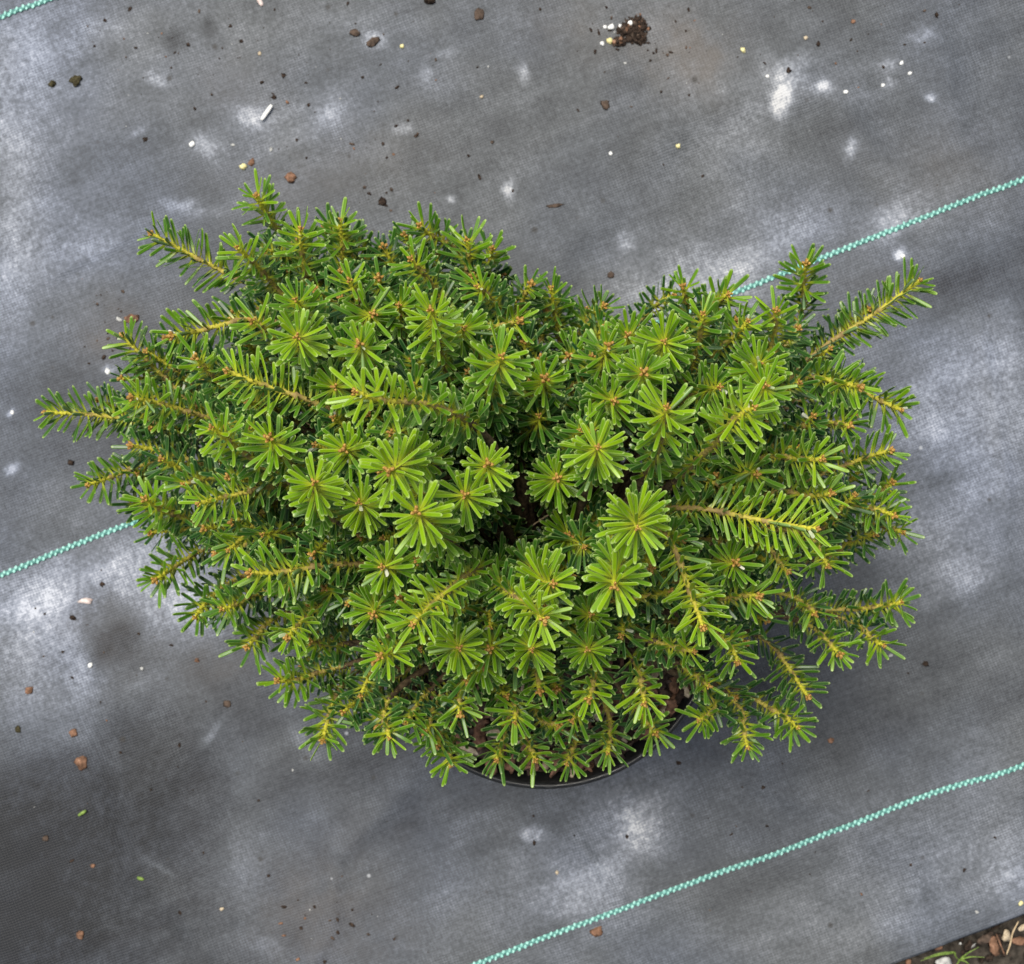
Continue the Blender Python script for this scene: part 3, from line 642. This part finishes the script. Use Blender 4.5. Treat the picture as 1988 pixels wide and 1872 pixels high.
TT = np.array([0, .07, .2, .42, .66, .84, .93, .98, 1.0]); WW = np.array([.80, .46, .74, .93, 1.0, .98, .88, .62, .22])
def build_needles(O, D, Nm, L, W, bend, twist, rnd, tone, flip, dead):
    """vectorised flat fir needles; 5 verts per ring"""
    n = len(O); D = D / np.linalg.norm(D, axis=1)[:, None]
    Nm = Nm - (Nm * D).sum(1)[:, None] * D; Nm /= np.linalg.norm(Nm, axis=1)[:, None] + 1e-9
    S = np.cross(D, Nm); c, s = np.cos(twist)[:, None], np.sin(twist)[:, None]
    S, Nm = S * c + Nm * s, Nm * c - S * s
    Nm = Nm * np.where(flip, -1, 1)[:, None]
    cs = np.array([(-1, .10), (-.50, .20), (0, .07), (.50, .20), (1, .10), (0, -.20)])      # across, thickness
    ed = np.array([1, .35, .0, .35, 1, 0]); un = np.array([.2, 0, 0, 0, .2, 1])
    rings = len(TT)
    cen = O[:, None] + D[:, None] * (L[:, None] * TT)[..., None] + Nm[:, None] * (bend[:, None] * L[:, None] * TT ** 2)[..., None]
    wd = W[:, None] * .5 * WW
    V = cen[:, :, None] + S[:, None, None] * (wd[:, :, None] * cs[:, 0])[..., None] + Nm[:, None, None] * ((W[:, None] * .5 * np.minimum(WW, .9))[:, :, None] * cs[:, 1])[..., None]
    V = V.reshape(-1, 3)
    k = 6; i = (np.arange(rings - 1)[:, None] * k + np.arange(k)).ravel(); j = (np.arange(rings - 1)[:, None] * k + (np.arange(k) + 1) % k).ravel()
    q = np.stack([i, i + k, j + k, j], 1); pent = np.array([[(rings - 1) * k + x for x in range(k)][::-1]])
    off = (np.arange(n) * rings * k)[:, None, None]
    Q = (q[None] + off).reshape(-1, 4); P5 = (pent[None] + off).reshape(-1, 6)
    sh = (n, rings, k)
    A = np.stack([np.broadcast_to(TT[None, :, None], sh), np.broadcast_to(ed, sh), np.broadcast_to(rnd[:, None, None], sh), np.broadcast_to(tone[:, None, None], sh)], -1).reshape(-1, 4)
    Bc = np.stack([np.broadcast_to(un, sh), np.broadcast_to(dead[:, None, None], sh), np.zeros(sh), np.ones(sh)], -1).reshape(-1, 4)
    return V, Q, P5, A, Bc

UP = np.array([0, 0, 1.0]); GOLD = math.radians(137.508)
def shoot_geo(path, Lyoung, tone, nl, dens=1.0, old=0.045):
    """path: dense polyline from the tip backwards.  Returns needles args and stem geometry"""
    d = np.concatenate([[0], np.cumsum(np.linalg.norm(np.diff(path, axis=0), axis=1))]); tot = min(d[-1], Lyoung + old)
    step = .00063 / dens; s = [0.0009]
    while s[-1] < tot:
        s.append(s[-1] + (step if s[-1] < Lyoung else step * 1.12) * R.uniform(.8, 1.2))
    s = np.array(s[:-1]); n = len(s)
    P = np.stack([np.interp(s, d, path[:, k]) for k in range(3)], 1)
    T = np.stack([np.interp(s, d[:-1] + np.diff(d) / 2, (path[:-1] - path[1:])[:, k] / np.diff(d)) for k in range(3)], 1)   # points to the tip
    T /= np.linalg.norm(T, axis=1)[:, None]
    ref = np.array([.37, .91, .1]); A = np.cross(T, UP + ref * .02); A /= np.linalg.norm(A, axis=1)[:, None] + 1e-9; B = np.cross(A, T)
    phi = np.arange(n) * GOLD + R.uniform(0, 6.28) + R.normal(0, .16, n)
    rad = A * np.cos(phi)[:, None] + B * np.sin(phi)[:, None]
    f = np.clip(s / .016, 0, 1)                              # 0 at the tip
    ang = np.radians(41 + 29 * f ** .7 + R.normal(0, 7, n))
    horiz = 1 - np.abs(T[:, 2]) ** 1.5
    ang = ang + np.where((rad @ UP) > .45, R.uniform(-.75, .55, n) * horiz, 0)
    horiz = 1 - np.abs(T[:, 2]) ** 1.5
    D = rad * np.sin(ang)[:, None] + T * np.cos(ang)[:, None]
    below = np.clip(-(rad @ UP), 0, 1) * horiz
    D = D + UP * (below * .75 + .10 * horiz)[:, None] + A * (np.sign(np.cos(phi)) * below * .55)[:, None] + R.normal(0, .05, (n, 3))
    D /= np.linalg.norm(D, axis=1)[:, None]
    Nm = T * (.20 + .6 * (1 - horiz))[:, None] + UP * .95 + R.normal(0, .20, (n, 3))
    Nm = Nm + (rad * -.35 + T * .5) * (np.clip(rad @ UP, 0, 1) * horiz)[:, None]
    prof = np.where(s < .004, .50 + .45 * s / .004, 1.0) * np.where(s > Lyoung - .004, .82, 1)
    # needles shorten round the joint between two years' growth
    L = nl * prof * R.normal(1.0, .11, n); W = nl * .144 * R.normal(1, .07, n) * np.where(s < .003, .65, 1)
    tn = np.clip(tone + np.where(s > Lyoung, -.38, 0) + np.clip(.010 - s, 0, .01) * 16 + R.normal(0, .04, n), 0, 1)
    flip = R.rand(n) < .002; dead = np.where((s < .0035) & (R.rand(n) < .055), R.uniform(.4, .95, n), np.where(R.rand(n) < .001, .6, 0))
    L = np.where(dead > 0, L * .42, L)
    keep = R.rand(n) > np.where(s > Lyoung, .10, .03)
    bd = R.normal(.04, .10, n); tw = R.normal(0, .32, n)
    O = P + rad * .0007
    args = [x[keep] for x in (O, D, Nm, L, W, bd, tw, R.rand(n), tn, flip, dead)]
    # stem
    sp = resample(path[d <= tot + .004] if (d <= tot + .004).sum() > 3 else path, .00075)
    sd_ = np.linspace(0, min(tot + .004, d[-1]), len(sp))
    r = .00078 + .00036 * np.clip(sd_ / .06, 0, 1) + .00018 * np.sin(np.arange(len(sp)) * 2.1) + .0005 * np.exp(-((sd_ - Lyoung) / .0016) ** 2) + .0004 * np.exp(-((sd_ - Lyoung * .55) / .0014) ** 2)
    Vs, qs, ts = tube(sp, r * (nl / .012), 8, True, .34)
    age = np.clip(.02 + sd_ / .12 + .45 * np.exp(-((sd_ - Lyoung * .55) / .0022) ** 2) + .35 * np.exp(-((sd_ - Lyoung) / .003) ** 2) + np.where(sd_ > Lyoung, .14, 0), 0, 1)
    ag = np.concatenate([np.repeat(age, 8), [age[0], age[-1]]]); Ag = np.stack([ag, ag, ag, np.ones_like(ag)], 1)
    return args, (Vs, qs, ts, Ag), (path[0], T[0], A[0], B[0])
def bud_geo(info, size):
    tip, T, A, B = info; VV, FT, FQ, n = [], [], [], 0
    a0 = R.uniform(0, 6.28); k = R.randint(3, 5)
    for i in range(k + 1):
        if i == 0: c = tip + T * size * .9; ax = T; l, wd = size * 1.25, size * .72
        else:
            a = a0 + i * 2 * math.pi / k; rd = A * math.cos(a) + B * math.sin(a)
            c = tip + rd * size * .95 + T * size * .25; ax = T * .8 + rd * .6; ax = ax / np.linalg.norm(ax); l, wd = size * R.uniform(.8, 1.05), size * R.uniform(.5, .62)
        s1 = np.cross(ax, A + .3 * B); s1 /= np.linalg.norm(s1); s2 = np.cross(ax, s1)
        v = BV * (1 + R.normal(0, .06, (len(BV), 1)))
        v = c + np.outer(v[:, 2] * l, ax) + np.outer(v[:, 0] * wd, s1) + np.outer(v[:, 1] * wd, s2)
        VV.append(v); FT.append(BT + n); FQ.append(BQ + n); n += len(v)
    return np.vstack(VV), np.vstack(FT), np.vstack(FQ)

# crown height field (reference pixel -> metres above ground)
OUT = np.array([(80,800),(200,640),(290,450),(480,350),(660,390),(850,405),(980,470),(1080,520),(1190,570),(1300,520),(1560,480),(1790,530),(1780,790),(1790,1020),(1770,1180),(1740,1270),(1590,1410),(1450,1470),(1280,1450),(1100,1500),(880,1510),(620,1460),(500,1330),(360,1220),(260,1110),(150,940)], float)
OC = np.array([960., 930.])
oa = np.arctan2(OUT[:, 1] - OC[1], OUT[:, 0] - OC[0]); orr = np.hypot(OUT[:, 0] - OC[0], OUT[:, 1] - OC[1]); od = np.argsort(oa); oa, orr = oa[od], orr[od]
def rho(x, y):
    a = math.atan2(y - OC[1], x - OC[0]); return math.hypot(x - OC[0], y - OC[1]) / np.interp(a, oa, orr, period=2 * math.pi)
def zcrown(x, y):
    r = rho(x, y); z = .205 + .195 * max(0, 1 - r ** 2.2)
    # saddle between the two halves and dip above the pot front
    z -= .06 * math.exp(-((x - 1050) / 70) ** 2 - ((y - 950) / 130) ** 2)
    z -= .03 * math.exp(-((x - 1560) / 160) ** 2 - ((y - 1250) / 160) ** 2)
    return z

SC = .3422
ORG = {1: (0, 301.4), 2: (602.9, 339.1), 3: (1205.7, 414.5), 4: (75.4, 904.3), 5: (640.5, 942.0), 6: (1205.7, 942.0)}
# region, tip x, tip y, base x, base y, height offset, tone offset
S = [
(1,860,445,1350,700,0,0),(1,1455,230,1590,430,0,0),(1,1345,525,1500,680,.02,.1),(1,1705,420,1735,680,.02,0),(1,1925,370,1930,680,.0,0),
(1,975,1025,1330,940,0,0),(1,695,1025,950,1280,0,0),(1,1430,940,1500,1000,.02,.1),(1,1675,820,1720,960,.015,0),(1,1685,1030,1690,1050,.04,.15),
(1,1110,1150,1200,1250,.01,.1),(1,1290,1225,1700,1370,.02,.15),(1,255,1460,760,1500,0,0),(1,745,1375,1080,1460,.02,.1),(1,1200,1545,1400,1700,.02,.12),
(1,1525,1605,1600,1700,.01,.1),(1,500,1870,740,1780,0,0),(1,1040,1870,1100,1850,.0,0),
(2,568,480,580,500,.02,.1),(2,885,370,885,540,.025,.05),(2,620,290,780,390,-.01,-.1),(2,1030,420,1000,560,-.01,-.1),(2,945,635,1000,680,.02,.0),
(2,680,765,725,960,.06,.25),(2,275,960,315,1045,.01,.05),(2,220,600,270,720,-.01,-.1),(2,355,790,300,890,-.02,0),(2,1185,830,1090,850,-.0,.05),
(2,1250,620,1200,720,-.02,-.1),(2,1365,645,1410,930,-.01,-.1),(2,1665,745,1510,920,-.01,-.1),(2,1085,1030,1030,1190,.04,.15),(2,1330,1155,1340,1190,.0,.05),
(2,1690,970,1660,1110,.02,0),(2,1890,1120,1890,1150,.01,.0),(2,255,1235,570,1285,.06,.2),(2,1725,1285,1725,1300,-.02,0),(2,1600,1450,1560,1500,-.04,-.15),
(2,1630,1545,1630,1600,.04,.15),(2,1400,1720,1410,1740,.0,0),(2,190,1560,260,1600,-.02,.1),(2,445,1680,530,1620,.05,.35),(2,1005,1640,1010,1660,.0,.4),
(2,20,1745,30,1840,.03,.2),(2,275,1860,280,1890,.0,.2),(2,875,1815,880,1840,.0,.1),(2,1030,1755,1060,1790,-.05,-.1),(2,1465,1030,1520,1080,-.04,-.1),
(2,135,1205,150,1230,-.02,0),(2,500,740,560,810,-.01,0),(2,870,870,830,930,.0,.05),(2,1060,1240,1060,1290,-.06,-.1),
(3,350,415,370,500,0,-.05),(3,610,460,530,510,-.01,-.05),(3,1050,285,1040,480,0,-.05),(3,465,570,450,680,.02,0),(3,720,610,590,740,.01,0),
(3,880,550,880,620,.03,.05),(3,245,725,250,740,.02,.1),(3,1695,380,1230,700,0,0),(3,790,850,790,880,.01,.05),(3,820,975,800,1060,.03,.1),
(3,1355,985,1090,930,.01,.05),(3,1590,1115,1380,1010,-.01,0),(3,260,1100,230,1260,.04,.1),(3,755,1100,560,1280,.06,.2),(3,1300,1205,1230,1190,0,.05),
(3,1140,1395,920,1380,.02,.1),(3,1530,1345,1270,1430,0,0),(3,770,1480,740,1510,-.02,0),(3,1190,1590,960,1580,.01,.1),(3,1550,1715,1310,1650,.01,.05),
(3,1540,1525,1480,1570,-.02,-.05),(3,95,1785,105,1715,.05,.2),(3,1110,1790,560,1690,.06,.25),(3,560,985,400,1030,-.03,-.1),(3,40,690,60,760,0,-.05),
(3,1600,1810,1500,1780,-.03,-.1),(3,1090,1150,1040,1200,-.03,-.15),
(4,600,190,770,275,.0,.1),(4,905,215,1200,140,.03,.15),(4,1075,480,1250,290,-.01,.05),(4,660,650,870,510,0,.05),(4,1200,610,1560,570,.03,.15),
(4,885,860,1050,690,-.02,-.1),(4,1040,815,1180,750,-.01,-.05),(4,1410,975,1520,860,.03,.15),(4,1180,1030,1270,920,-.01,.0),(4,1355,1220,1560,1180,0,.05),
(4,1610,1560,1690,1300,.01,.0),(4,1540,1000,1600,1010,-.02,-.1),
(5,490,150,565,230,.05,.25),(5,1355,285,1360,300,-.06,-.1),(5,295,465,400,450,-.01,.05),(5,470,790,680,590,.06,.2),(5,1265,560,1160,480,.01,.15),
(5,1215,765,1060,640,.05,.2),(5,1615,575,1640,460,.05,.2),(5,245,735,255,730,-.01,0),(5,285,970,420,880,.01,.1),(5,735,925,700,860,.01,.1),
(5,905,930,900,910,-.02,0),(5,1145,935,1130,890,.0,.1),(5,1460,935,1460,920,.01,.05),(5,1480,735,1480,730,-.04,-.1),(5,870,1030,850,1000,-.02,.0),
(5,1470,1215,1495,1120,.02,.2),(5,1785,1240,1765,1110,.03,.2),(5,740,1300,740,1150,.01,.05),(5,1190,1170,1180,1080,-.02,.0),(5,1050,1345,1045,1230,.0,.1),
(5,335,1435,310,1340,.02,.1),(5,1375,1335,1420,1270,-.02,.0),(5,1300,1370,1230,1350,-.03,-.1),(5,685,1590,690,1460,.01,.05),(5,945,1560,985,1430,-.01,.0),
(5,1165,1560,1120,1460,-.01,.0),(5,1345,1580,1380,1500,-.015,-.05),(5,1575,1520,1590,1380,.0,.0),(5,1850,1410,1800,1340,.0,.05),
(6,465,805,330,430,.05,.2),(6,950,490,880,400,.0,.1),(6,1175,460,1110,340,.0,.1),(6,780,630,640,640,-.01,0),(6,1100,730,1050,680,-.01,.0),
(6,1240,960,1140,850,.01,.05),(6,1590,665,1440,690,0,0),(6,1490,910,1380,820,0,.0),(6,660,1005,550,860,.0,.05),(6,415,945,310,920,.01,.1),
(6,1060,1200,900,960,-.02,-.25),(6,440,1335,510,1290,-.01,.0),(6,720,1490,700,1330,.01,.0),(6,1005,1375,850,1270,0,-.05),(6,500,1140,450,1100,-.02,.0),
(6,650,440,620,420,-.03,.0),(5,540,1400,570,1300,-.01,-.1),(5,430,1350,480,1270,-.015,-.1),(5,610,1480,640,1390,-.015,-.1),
]
TR = at(1050, 1150, POTZ - .005); TR[2] = POTZ - .008       # foot of the trunk
def make_path(tip, base, back=True, curl=.3):
    """dense polyline tip -> base -> hub near the trunk"""
    d = (base - tip); L = np.linalg.norm(d); d = d / L
    hub = TR + (base - TR) * .38; hub[2] = TR[2] + .015 + max(0, base[2] - TR[2]) * .30
    t = np.linspace(0, 1, 14)[:, None]
    sag = np.cross(d, [0, 0, 1]); sag = sag / (np.linalg.norm(sag) + 1e-6) * R.normal(0, .03) * L
    first = tip + (base - tip) * t + sag * 4 * t * (1 - t) + UP * (-.06 * L) * 4 * t * (1 - t)
    gap = np.linalg.norm(hub - base); c1 = base + d * gap * .42; c2 = hub + UP * gap * .25
    t = np.linspace(0, 1, 30)[1:, None]
    second = base * (1 - t) ** 3 + 3 * c1 * t * (1 - t) ** 2 + 3 * c2 * t * t * (1 - t) + hub * t ** 3
    return np.vstack([first, second]), hub
shrub = empty('fir_shrub', TR); tag(shrub, 'low spreading dwarf fir shrub with short blunt green needles growing in the black pot', 'shrub')
specs = []
for reg, tx, ty, bx, by, dz, tn in S:
    ox, oy = ORG[reg]; X, Y, BX, BY = ox + tx * SC, oy + ty * SC, ox + bx * SC, oy + by * SC
    z = zcrown(X, Y) + dz * .8
    tip = at(X, Y, z)
    if math.hypot(BX - X, BY - Y) < 16: q_ = R.uniform(8, 30); a_ = math.atan2(Y - 930, X - 960) + R.normal(0, .6); BX -= q_ * math.cos(a_); BY -= q_ * math.sin(a_)
    r = rho(X, Y)
    hpx = math.hypot(BX - X, BY - Y); hl = hpx / F * (H - z)
    L = max(.026 + .008 * R.rand(), hl * 1.06)
    # length of the visible part is foreshortened: find the drop
    dzz = math.sqrt(max(L * L - hl * hl, (.15 * L) ** 2))
    if r > .66: dzz = min(dzz, 1.05 * hl + .003)
    base = at(BX, BY, z - dzz)
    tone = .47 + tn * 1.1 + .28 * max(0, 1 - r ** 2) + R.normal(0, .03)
    area = (F / (H - z)) * (1 + (tn + dz) * .5)
    specs.append(dict(tip=tip, base=base, tone=tone, L=np.linalg.norm(tip - base), nl=(.0121 - .0016 * max(0, 1 - r)) * R.uniform(.93, 1.07), dens=1.0, old=(.020 if Y > 1240 else .042), size=area, px=(X, Y)))
order = sorted(range(len(specs)), key=lambda i: -specs[i]['size'])[:100]
top = set(order)

# inner and lower shoots that fill the crown
HOLES = [(1475,550,55),(800,1350,60),(900,1440,40),(1345,1350,50),(790,1335,42),(1330,1345,45),(1035,985,66),(1000,900,30),(555,1015,16),(1378,722,24),(1590,800,22),(1500,1310,34),(440,1130,18),(1240,600,40),(1000,1480,60),(1120,1480,60),(1250,1440,30),(1640,1110,60),(420,420,60)]
fill = []
k = 0
while len(fill) < 250 and k < 8000:
    k += 1
    x, y = R.uniform(130, 1790), R.uniform(380, 1470); r = rho(x, y)
    if r > .90: continue
    if any(math.hypot(x - a, y - b) < c + 30 for a, b, c in HOLES): continue
    lay = R.choice([0, 1, 2]); z = zcrown(x, y) - (.028 + .030 * lay) - R.uniform(0, .012)
    z = max(z, .19)
    if any(math.hypot(x - f[0], y - f[1]) < 40 and abs(z - f[2]) < .03 for f in fill): continue
    fill.append((x, y, z, r))
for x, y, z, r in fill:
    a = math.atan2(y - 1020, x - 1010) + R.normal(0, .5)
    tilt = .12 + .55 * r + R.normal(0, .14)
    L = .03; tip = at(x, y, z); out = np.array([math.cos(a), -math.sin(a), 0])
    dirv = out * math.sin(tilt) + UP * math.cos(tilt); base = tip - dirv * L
    specs.append(dict(tip=tip, base=base, tone=.10 + .24 * (1 - r) + R.normal(0, .05), L=L, nl=.0118 * R.uniform(.9, 1.06), dens=.8, old=.03, size=0, px=(x, y)))  # shade of the gaps put into the tone: inner needles coloured darker

inner = dict(V=[], Q=[], P=[], A=[], B=[], SV=[], SQ=[], ST=[], SA=[]); 
br_parts = {}
for i, sp in enumerate(specs):
    path, hub = make_path(sp['tip'], sp['base'])
    args, st, info = shoot_geo(path, sp['L'], sp['tone'], sp['nl'], sp['dens'], sp['old'])
    ng = build_needles(*args)
    bg_ = bud_geo(info, .00100 * R.uniform(.75, 1.35))
    if i in top:
        o = mesh_np('shoot', st[0] - TR, [st[1], st[2]], M_STEM, shrub, attrs={'age': st[3]})
        mesh_np('needles', ng[0] - TR, [ng[1], ng[2]], M_NEED, o, attrs={'nd': ng[3], 'nb': ng[4]})
        mesh_np('bud', bg_[0] - TR, [bg_[1], bg_[2]], M_BUD, o)
    else:
        inner.setdefault('n', []).append((ng, st, bg_))
    # bare wood down to the hub, gathered by limb
    d = np.concatenate([[0], np.cumsum(np.linalg.norm(np.diff(path, axis=0), axis=1))]); k0 = max(0, np.searchsorted(d, min(sp['L'] + sp['old'] - .004, d[-1] * .8)) - 1)
    bp = path[k0:]
    key = int(((math.atan2(hub[1] - TR[1], hub[0] - TR[0]) + math.pi) / (2 * math.pi)) * 12) % 12
    br_parts.setdefault(key, []).append((bp, hub))
def cat(parts):
    """[(V, [faces...], attrs dict, material index)] -> merged"""
    V = []; n = 0; F3, F4, F5 = [], [], []; m3, m4, m5 = [], [], []; at1, at2, at3 = [], [], []
    for v, fs, a, mi_ in parts:
        for f in fs:
            if len(f) == 0: continue
            {3: (F3, m3), 4: (F4, m4), 6: (F5, m5)}[f.shape[1]][0].append(f + n)
            {3: m3, 4: m4, 6: m5}[f.shape[1]].append(np.full(len(f), mi_))
        z = np.zeros((len(v), 4)); at1.append(a.get('nd', z)); at2.append(a.get('nb', z)); at3.append(a.get('age', z)); V.append(v); n += len(v)
    Fs = [np.vstack(x) for x in (F3, F4, F5) if x]; mi_ = np.concatenate([np.concatenate(x) for x in (m3, m4, m5) if x])
    return np.vstack(V), Fs, mi_, dict(nd=np.vstack(at1), nb=np.vstack(at2), age=np.vstack(at3))
parts = []
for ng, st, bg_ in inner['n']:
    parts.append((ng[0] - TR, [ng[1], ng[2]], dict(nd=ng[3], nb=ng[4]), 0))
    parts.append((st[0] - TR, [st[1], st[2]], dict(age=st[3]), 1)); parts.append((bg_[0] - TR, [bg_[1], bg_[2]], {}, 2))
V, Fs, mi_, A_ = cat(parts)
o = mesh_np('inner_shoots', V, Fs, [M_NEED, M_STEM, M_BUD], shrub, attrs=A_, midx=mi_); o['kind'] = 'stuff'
for key, L in br_parts.items():
    parts = []; hubs = np.array([h for _, h in L]); mid = hubs.mean(0)
    tr = np.array([TR + (mid - TR) * t * [1, 1, 1] + UP * .010 * math.sin(t * math.pi) for t in np.linspace(0, 1, 10)])
    v, q, t3 = tube(tr, np.linspace(.0048, .0030, len(tr)), 8, True, .12); parts.append((v - TR, [q, t3], {}, 0))
    for bp, hub in L:
        mix = TR + (mid - TR) * R.uniform(.35, .95)
        P = resample(np.vstack([bp, cr(np.array([hub, (hub + mix) / 2 - UP * .004, mix]), 5)[1:]]), .003)
        v, q, t3 = tube(P, np.linspace(.0013, .0026, len(P)), 6, True, .12); parts.append((v - TR, [q, t3], {}, 0))
    V, Fs, mi_, A_ = cat(parts)
    mesh_np('branch', V, Fs, M_BRANCH, shrub)
tk = np.array([TR - UP * .012, TR, TR + UP * .012 + [.001, 0, 0], TR + UP * .03 + [-.002, .001, 0]])
v, q, t3 = tube(cr(tk, 5), np.linspace(.0095, .006, 16), 10, True, .1); mesh_np('trunk', v - TR, [q, t3], M_BRANCH, shrub)
# dry stalk caught in the gap between the two halves
P = np.array([at(1034, 1020, .285), at(1055, 1006, .29), at(1086, 987, .30)])
v, q, t3 = tube(cr(P, 6), .00035, 5); c = P[1]
tag(mesh_np('dry_stalk', v, [q, t3], M_STRAW, loc=c), 'thin grey brown stalk caught among the shoots in the dark central gap', 'stalk')
